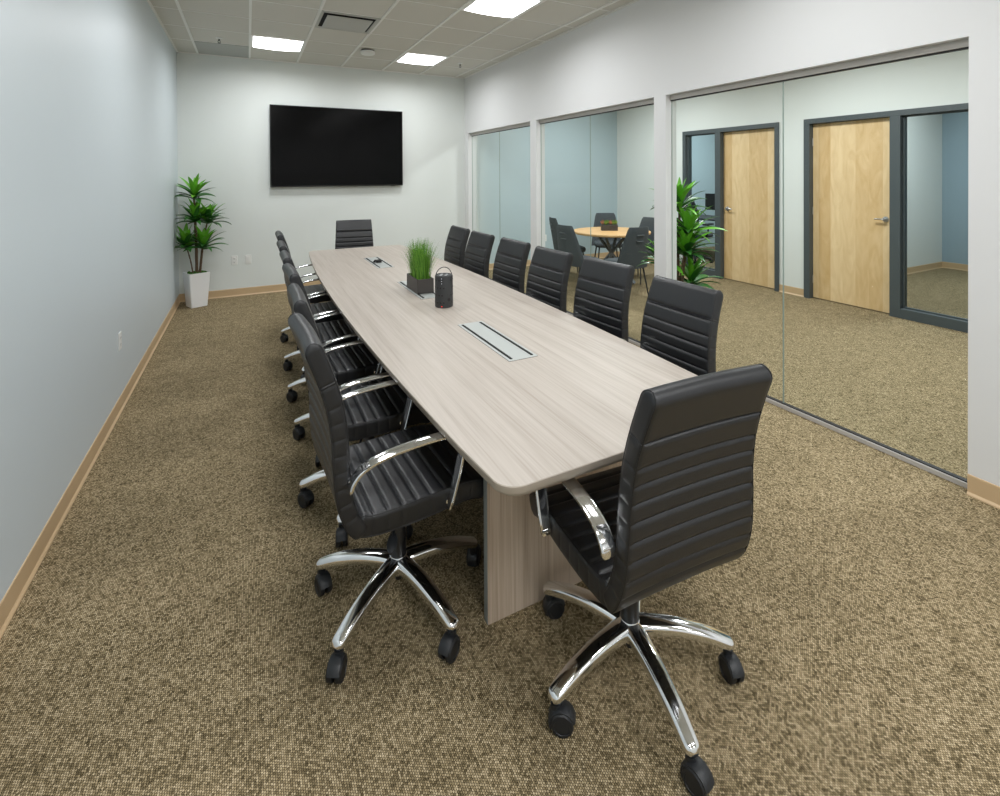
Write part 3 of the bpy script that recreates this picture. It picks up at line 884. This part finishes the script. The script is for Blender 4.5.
# supply diffuser
cd = thing('air_diffuser', 'square metal air supply diffuser in the ceiling', 'vent', (.952, 5.395, ZC))
hs = T/2-.012
bm = bmesh.new()
prev = None
rings = []
for r_, z_ in ((hs, .011), (hs, -.003), (hs-.02, -.003), (hs-.034, .008), (hs-.034, .011)):
    rings.append([(-r_, -r_, z_), (r_, -r_, z_), (r_, r_, z_), (-r_, r_, z_)])
add_loft(bm, rings, caps=False)
obj('frame', bm, M['grille'], cd, smooth=False)
bm = bmesh.new(); add_box(bm, -hs+.034, hs-.034, -hs+.034, hs-.034, .0085, .0105); obj('throat_shade', bm, M['gap_shade'], cd, smooth=False)  # flat black sheet, painted shade in place of a cut recess
bm = bmesh.new()
rings = []
for r_, z_ in ((.215, -.004), (.226, -.008), (.226, -.012), (.20, -.019), (.10, -.021)):
    rings.append([(-r_, -r_, z_), (r_, -r_, z_), (r_, r_, z_), (-r_, r_, z_)])
add_loft(bm, rings)
obj('face_plate', bm, M['grille'], cd, smooth=False)
# return tile
rt = thing('return_air_panel', 'grey perforated return air panel in the ceiling corner tile', 'vent', (-.267, 7.26, ZC))
bm = bmesh.new(); add_box(bm, -hs, hs, -.325, .325, .004, .011); obj('panel', bm, M['tile_grey'], rt, smooth=False)
# detector
sd = thing('smoke_detector', 'round white smoke detector on the ceiling', 'smoke detector', (1.40, 6.46, ZC-.001))
bm = bmesh.new(); add_lathe(bm, [(.002, 0), (.085, 0), (.085, -.008), (.002, -.008)], 32); obj('mounting_base', bm, M['bezel'], sd)
bm = bmesh.new(); add_lathe(bm, [(.002, -.008), (.088, -.008), (.092, -.014), (.090, -.038), (.076, -.048), (.04, -.052), (.002, -.053)], 36); obj('cover', bm, M['plate_white'], sd)
def sprinkler(x, y, label):
    t = thing('sprinkler_head', label, 'sprinkler', (x, y, ZC+.011), group='ceiling sprinklers')
    bm = bmesh.new(); add_lathe(bm, [(.002, 0), (.036, 0), (.032, -.008), (.014, -.012), (.014, -.016), (.002, -.016)], 20); obj('escutcheon', bm, M['plate_white'], t)
    bm = bmesh.new(); add_lathe(bm, [(.001, -.015), (.009, -.015), (.009, -.035), (.001, -.035)], 12)
    for s in (-1, 1): add_tube(bm, [(s*.008, 0, -.03), (s*.014, 0, -.045), (s*.004, 0, -.06)], .003, 6)
    add_lathe(bm, [(.001, -.060), (.017, -.060), (.017, -.063), (.001, -.063)], 14)
    obj('deflector', bm, M['metal_black'], t)
sprinkler(-.285, 6.66, 'small ceiling sprinkler near the pale blue wall')
sprinkler(2.77, 6.64, 'small ceiling sprinkler near the glazed wall')

# ------------------------------------------------------------------ dracaena plants
def leaf(bm, base, az, el0, length, width, droop, mi, twist=0):
    n = 9; p = Vector(base); pts = [p.copy()]; el = el0; fw = []
    for k in range(n):
        d = Vector((math.cos(az)*math.cos(el), math.sin(az)*math.cos(el), math.sin(el)))
        fw.append(d); p = p+d*(length/n); pts.append(p.copy()); el -= droop/n*(.4+1.2*k/n)
    fw.append(fw[-1])
    rows = []
    for k, q in enumerate(pts):
        u = k/n
        ww = width*.5*(math.sin(PI*min(1, .10+.90*u)**.85))**.75 if u < 1 else .0006
        ww = max(ww, .0008)
        side = fw[k].cross(Vector((0, 0, 1)))
        if side.length < .05: side = Vector((-math.sin(az), math.cos(az), 0))
        side.normalize(); up = side.cross(fw[k]).normalized()
        side = (side*math.cos(twist)+up*math.sin(twist))
        up = side.cross(fw[k]).normalized()
        rows.append([bm.verts.new(q-side*ww+up*ww*.35), bm.verts.new(q), bm.verts.new(q+side*ww+up*ww*.35)])
    for a, b in zip(rows[:-1], rows[1:]):
        for i in (0, 1):
            f = bm.faces.new((a[i], a[i+1], b[i+1], b[i])); f.material_index = mi

def rosette(bm, c, rnd, L=.30, nn=27, spread=1.0, W=.066):
    for k in range(nn):
        u = k/(nn-1)                     # 0 = outer/lowest, 1 = innermost upright
        az = k*2.39996+rnd.uniform(-.25, .25)
        el = math.radians(12+66*u**1.15+rnd.uniform(-8, 8))
        ln = L*(.85+.3*rnd.random())*(1.0 if u < .7 else .88)
        bright = u > .62 or rnd.random() < .22
        leaf(bm, (c[0], c[1], c[2]-.07*(1-u)), az, el, ln, W*(.8+.35*rnd.random()), math.radians(66-46*u)*spread, 1 if bright else 0, rnd.uniform(-.35, .35))

def potted_dracaena(loc, rz, label, seed, heads, xmin):
    rnd = random.Random(seed)
    t = thing('potted_dracaena', label, 'plant', loc, rz, group='potted dracaenas')
    # square tapered planter
    bm = bmesh.new(); rings = []
    for hw_, z in ((.090, 0), (.093, .004), (.119, .425), (.119, .43), (.109, .43), (.106, .395)):
        e = .008
        rings.append([(-hw_+e, -hw_, z), (hw_-e, -hw_, z), (hw_, -hw_+e, z), (hw_, hw_-e, z), (hw_-e, hw_, z), (-hw_+e, hw_, z), (-hw_, hw_-e, z), (-hw_, -hw_+e, z)])
    add_loft(bm, rings); obj('pot', bm, M['pot'], t, smooth=False)
    bm = bmesh.new()
    for i in range(260):
        a = rnd.random()*2*PI; x, y = rnd.uniform(-.1, .1), rnd.uniform(-.1, .1)
        bmesh.ops.create_icosphere(bm, subdivisions=1, radius=rnd.uniform(.008, .02), matrix=Matrix.Translation((x, y, .405+.022*rnd.random()*(1.2-abs(x)*6)*1.0)))
    tag(obj('moss', bm, M['moss'], t, smooth=False), kind='stuff')
    for (x, y, z, x0, y0, rs, L) in heads:
        bm = bmesh.new()
        pts = catmull([(x0, y0, .40), (x0*1.1+(x-x0)*.25, y0*1.1+(y-y0)*.25, .40+(z-.40)*.4), (x0+(x-x0)*.75, y0+(y-y0)*.75, .40+(z-.40)*.8), (x, y, z)], 6)
        add_tube(bm, pts, [rs*(1.1-.25*i/(len(pts)-1))+.0012*math.sin(i*2.4) for i in range(len(pts))], 8)
        obj('stem', bm, M['stem'], t)
        bm = bmesh.new(); rosette(bm, (x, y, z), rnd, L, 27)
        cz, sz = math.cos(rz), math.sin(rz)
        for v in bm.verts:                  # leaves bend along the wall or the glass instead of passing through
            wx = loc[0]+v.co.x*cz-v.co.y*sz
            if wx < xmin:
                d = (xmin+.004*math.sin(v.co.z*40)-wx); v.co.x += d*cz; v.co.y -= d*sz
            wy = loc[1]+v.co.x*sz+v.co.y*cz
            if wy > YB-.012:
                d = (YB-.012-wy); v.co.x += d*sz; v.co.y += d*cz
        obj('foliage', bm, [M['leaf_dark'], M['leaf_light']], t)
    return t
# heads in world directions relative to the pot centre: (x, y, z, stem foot x, foot y, stem radius, leaf length)
cr_, sr_ = math.cos(math.radians(-24)), math.sin(math.radians(-24))
def W(x, y): return (x*cr_+y*sr_, -x*sr_+y*cr_)
def heads(lst, rz):
    c, s = math.cos(-rz), math.sin(-rz); out = []
    for (x, y, z, x0, y0, rs, L) in lst:
        out.append((x*c-y*s, x*s+y*c, z, x0*c-y0*s, x0*s+y0*c, rs, L))
    return out
rz1 = math.radians(24)
H1 = [(-.02, .02, 1.42, 0, .01, .013, .30), (.00, -.04, 1.13, .012, -.02, .012, .29), (.13, .03, 1.10, .03, .03, .010, .29), (-.11, -.03, .80, -.035, 0, .008, .28), (.085, -.06, .79, .045, -.03, .008, .29)]
potted_dracaena((-.59, 7.30, 0), rz1, 'leafy green dracaena in a white square pot in the far left corner', 5, heads(H1, rz1), XL+.012)
rz2 = math.radians(-15)
H2 = [(.02, .0, 1.36, 0, .01, .013, .32), (.05, -.08, 1.12, .012, -.02, .012, .31), (-.02, -.10, .93, .03, .03, .010, .30), (-.04, .16, .80, -.035, 0, .008, .30), (.12, -.05, .62, .045, -.03, .008, .31), (.09, .10, .95, .02, .03, .008, .30)]
potted_dracaena((3.69, 3.42, 0), rz2, 'tall green dracaena behind the glass beside the white pier, left of the wooden doors', 11, heads(H2, rz2), 3.43)

# ------------------------------------------------------------------ round table group beyond the glass
rt_ = thing('round_table', 'round oak-topped table beyond the middle glazing', 'table', (4.92, 5.87, 0))
bm = bmesh.new(); add_lathe(bm, [(.002, .745), (.557, .745), (.577, .755), (.580, .775), (.577, .78), (.002, .78)], 64); obj('tabletop', bm, M['oak'], rt_)
bm = bmesh.new()
for a in (0, PI/2):
    c, s = math.cos(a+.5), math.sin(a+.5)
    for sg in (-1, 1):
        p0 = Vector((sg*.36*c, sg*.36*s, .02)); p1 = Vector((-sg*.25*c, -sg*.25*s, .74))
        add_tube(bm, [p0, p1], .026, 4)
obj('crossed_legs', bm, M['metal_grey'], rt_, smooth=False)
bm = bmesh.new(); add_lathe(bm, [(.002, .73), (.2, .73), (.2, .745), (.002, .745)], 24); obj('mounting_plate', bm, M['metal_black'], rt_)

def side_chair(label):
    t = thing('side_chair', label, 'chair')
    bm = bmesh.new(); rings = []
    # seat cushion: rounded plan, lofted in z
    def plan(f, z):
        r = []
        for k in range(28):
            a = 2*PI*k/28; ca, sa = math.cos(a), math.sin(a)
            r.append((math.copysign(abs(ca)**.55, ca)*.235*f*(1+.04*sa), .01+math.copysign(abs(sa)**.55, sa)*.225*f, z))
        return r
    for f, z in ((.86, .405), (.97, .415), (1, .44), (1, .46), (.96, .48), (.8, .488)): rings.append(plan(f, z))
    add_loft(bm, rings); obj('seat', bm, M['fabric'], t, angle=60)
    # tapered wrapped back
    bm = bmesh.new(); rings = []
    for k in range(15):
        u = k/14; z = .40+.555*u; hw_ = .262-.098*u**1.3; y = -.205-.10*u; th_ = .022-.006*u; curve = .085*(1-u*.6)
        if k == 14: hw_ *= .93; th_ *= .4
        ring = []
        for side in (1, -1):
            xs = [-1, -.9, -.7, -.4, 0, .4, .7, .9, 1]
            if side < 0: xs = xs[::-1]
            for x in xs:
                yy = y+curve*abs(x)**2.4+side*th_*(.25 if abs(x) == 1 else 1)
                ring.append((x*hw_, yy, z))
        rings.append(ring)
    add_loft(bm, rings); bk = obj('backrest', bm, M['fabric'], t, angle=60)
    bm = bmesh.new(); add_box(bm, -.055, .055, -.318, -.300, .845, .855); add_box(bm, -.05, .05, -.306, -.288, .765, .772)
    obj('back_seam', bm, M['metal_grey'], bk, smooth=False)
    for sx in (-1, 1):
        for (yy, ye) in ((.17, .225), (-.15, -.215)):
            bm = bmesh.new(); add_tube(bm, [(sx*.17, yy, .41), (sx*.215, ye, 0)], [.013, .008], 10)
            obj('leg', bm, M['metal_black'], t)
    return t
sc0 = side_chair('')
SC = [((4.10, 5.56, 0), -85, 'charcoal fabric chair at the round table, its back with a seam toward the camera'),
      ((4.60, 6.52, 0), -106, 'charcoal fabric chair at the round table, mostly hidden behind the leftmost backrest'),
      ((5.49, 6.64, 0), 150, 'charcoal fabric chair on the far side of the round table, behind the succulent box'),
      ((4.53, 5.12, 0), -2, 'charcoal fabric chair on the near side of the round table, back to the camera'),
      ((5.38, 5.76, 0), 96, 'charcoal fabric chair at the right of the round table, partly behind the white pier')]
for i, (loc, rz, lab) in enumerate(SC):
    c = sc0 if i == 0 else copy_tree(sc0)
    c.location = loc; c.rotation_euler = (0, 0, math.radians(rz)); c['label'] = lab; c['group'] = 'charcoal chairs around the round table'; c['category'] = 'chair'

sx_ = thing('succulent_box', 'small dark box of green and pink succulents on the round table', 'plant', (4.93, 5.93, .78), math.radians(-27))
bm = bmesh.new(); add_box(bm, -.12, .12, -.055, .055, 0, .085); obj('planter_box', bm, M['planter'], sx_, smooth=False, bevel=.002)
for k in range(6):
    x = -.095+.038*k; bm = bmesh.new(); rnd = random.Random(k); yy = rnd.uniform(-.02, .02)
    for ring_ in range(3):
        for q in range(8-ring_*2):
            a = 2*PI*q/(8-ring_*2)+ring_*.4
            leaf(bm, (x, yy, .083+.010*ring_), a, math.radians(42+20*ring_), .075-.006*ring_, .030, math.radians(-35), 0)
    obj('succulent', bm, M['succ_a'] if k % 3 else M['succ_b'], sx_)

# ------------------------------------------------------------------ office behind the farther door
dk = thing('office_desk', 'dark desk seen through the side window of the farther door', 'desk', (8.25, 6.9, 0))
bm = bmesh.new(); add_box(bm, -.4, .4, -.7, .7, .74, .77); obj('desktop', bm, M['desk_dark'], dk, smooth=False, bevel=.003)
for sx in (-.36, .34):
    for sy in (-.66, .64):
        bm = bmesh.new(); add_box(bm, sx, sx+.03, sy, sy+.03, 0, .74); obj('leg', bm, M['metal_black'], dk, smooth=False)
mn = thing('computer_monitor', 'black computer monitor on the office desk', 'monitor', (8.35, 6.72, .77), math.radians(20))
bm = bmesh.new(); add_box(bm, -.012, .012, -.25, .25, .14, .47); obj('display', bm, M['bezel'], mn, smooth=False, bevel=.004)
bm = bmesh.new(); add_box(bm, .012, .03, -.02, .02, .03, .28); add_box(bm, -.08, .1, -.11, .11, 0, .012); obj('stand', bm, M['bezel'], mn, smooth=False)
oc = thing('task_chair', 'black task chair before the desk in the office behind the farther door', 'chair', (7.42, 6.5, 0), math.radians(-80))
bm = bmesh.new(); rings = []
for k in range(9):
    u = k/8; z = .55+.6*u; hw_ = .23*(1-.25*u**3); y = -.22-.06*u+.04*math.sin(PI*u)
    rings.append([(-hw_, y, z), (-hw_*.6, y-.03, z), (hw_*.6, y-.03, z), (hw_, y, z), (hw_*.6, y+.012, z), (-hw_*.6, y+.012, z)])
add_loft(bm, rings); obj('backrest', bm, M['metal_black'], oc, angle=60)
bm = bmesh.new(); add_box(bm, -.25, .25, -.23, .25, .46, .53); obj('seat', bm, M['fabric'], oc, smooth=False, bevel=.03)
for sx in (-1, 1):
    bm = bmesh.new(); add_tube(bm, catmull([(sx*.26, -.02, .48), (sx*.29, -.02, .60), (sx*.28, 0, .70)], 3), .015, 8); add_box(bm, sx*.28-.035, sx*.28+.035, -.13, .13, .70, .73)
    obj('armrest', bm, M['metal_black'], oc)
bm = bmesh.new(); add_tube(bm, [(0, 0, .1), (0, 0, .47)], .028, 12); obj('gas_lift', bm, M['metal_black'], oc)
for k in range(5):
    a = 2*PI*k/5+.3; bm = bmesh.new(); c, s = math.cos(a), math.sin(a)
    add_tube(bm, [(0, 0, .12), (.3*c, .3*s, .075)], [.03, .018], 8); add_lathe(bm, [(.002, -.02), (.03, -.02), (.03, .02), (.002, .02)], 14, (.3*c, .3*s, .03), mtx=Matrix.Rotation(PI/2, 4, 'X'))
    obj('base_arm', bm, M['metal_black'], oc)

# ------------------------------------------------------------------ camera
f_px, yaw, pitch, roll, cyp, hcam = 490.638, .4749, .0082, .0056, 178.624, 1.646
cam_d = bpy.data.cameras.new('camera'); cam = bpy.data.objects.new('camera', cam_d); C.objects.link(cam)
s, c = math.sin(yaw), math.cos(yaw)
Rv = Vector((c, -s, 0)); Fv = Vector((s, c, 0)); Zv = Vector((0, 0, 1))
F2 = Fv*math.cos(pitch)-Zv*math.sin(pitch); U = Zv*math.cos(pitch)+Fv*math.sin(pitch)
R2 = Rv*math.cos(roll)-U*math.sin(roll); U2 = Rv*math.sin(roll)+U*math.cos(roll)
Mx = Matrix((R2, U2, -F2)).transposed().to_4x4(); Mx.translation = Vector((0, 0, hcam))
cam.matrix_world = Mx
cam_d.sensor_fit = 'HORIZONTAL'; cam_d.sensor_width = 36; cam_d.lens = 36*f_px/1000
cam_d.shift_x = 0; cam_d.shift_y = -(398-cyp)/1000
cam_d.clip_start = .05; cam_d.clip_end = 60
bpy.context.scene.camera = cam

# ------------------------------------------------------------------ world and view
w_ = bpy.data.worlds.new('world'); bpy.context.scene.world = w_; w_.use_nodes = True
w_.node_tree.nodes['Background'].inputs[0].default_value = (.9, .95, 1, 1); w_.node_tree.nodes['Background'].inputs[1].default_value = .3
sc = bpy.context.scene
sc.view_settings.view_transform = 'Standard'; sc.view_settings.look = 'None'
sc.view_settings.gamma = 1; sc.view_settings.use_curve_mapping = False
sc.view_settings.exposure = -0.12
try:
    sc.cycles.use_denoising = True; sc.cycles.max_bounces = 10; sc.cycles.diffuse_bounces = 5; sc.cycles.transparent_max_bounces = 12
except Exception: pass
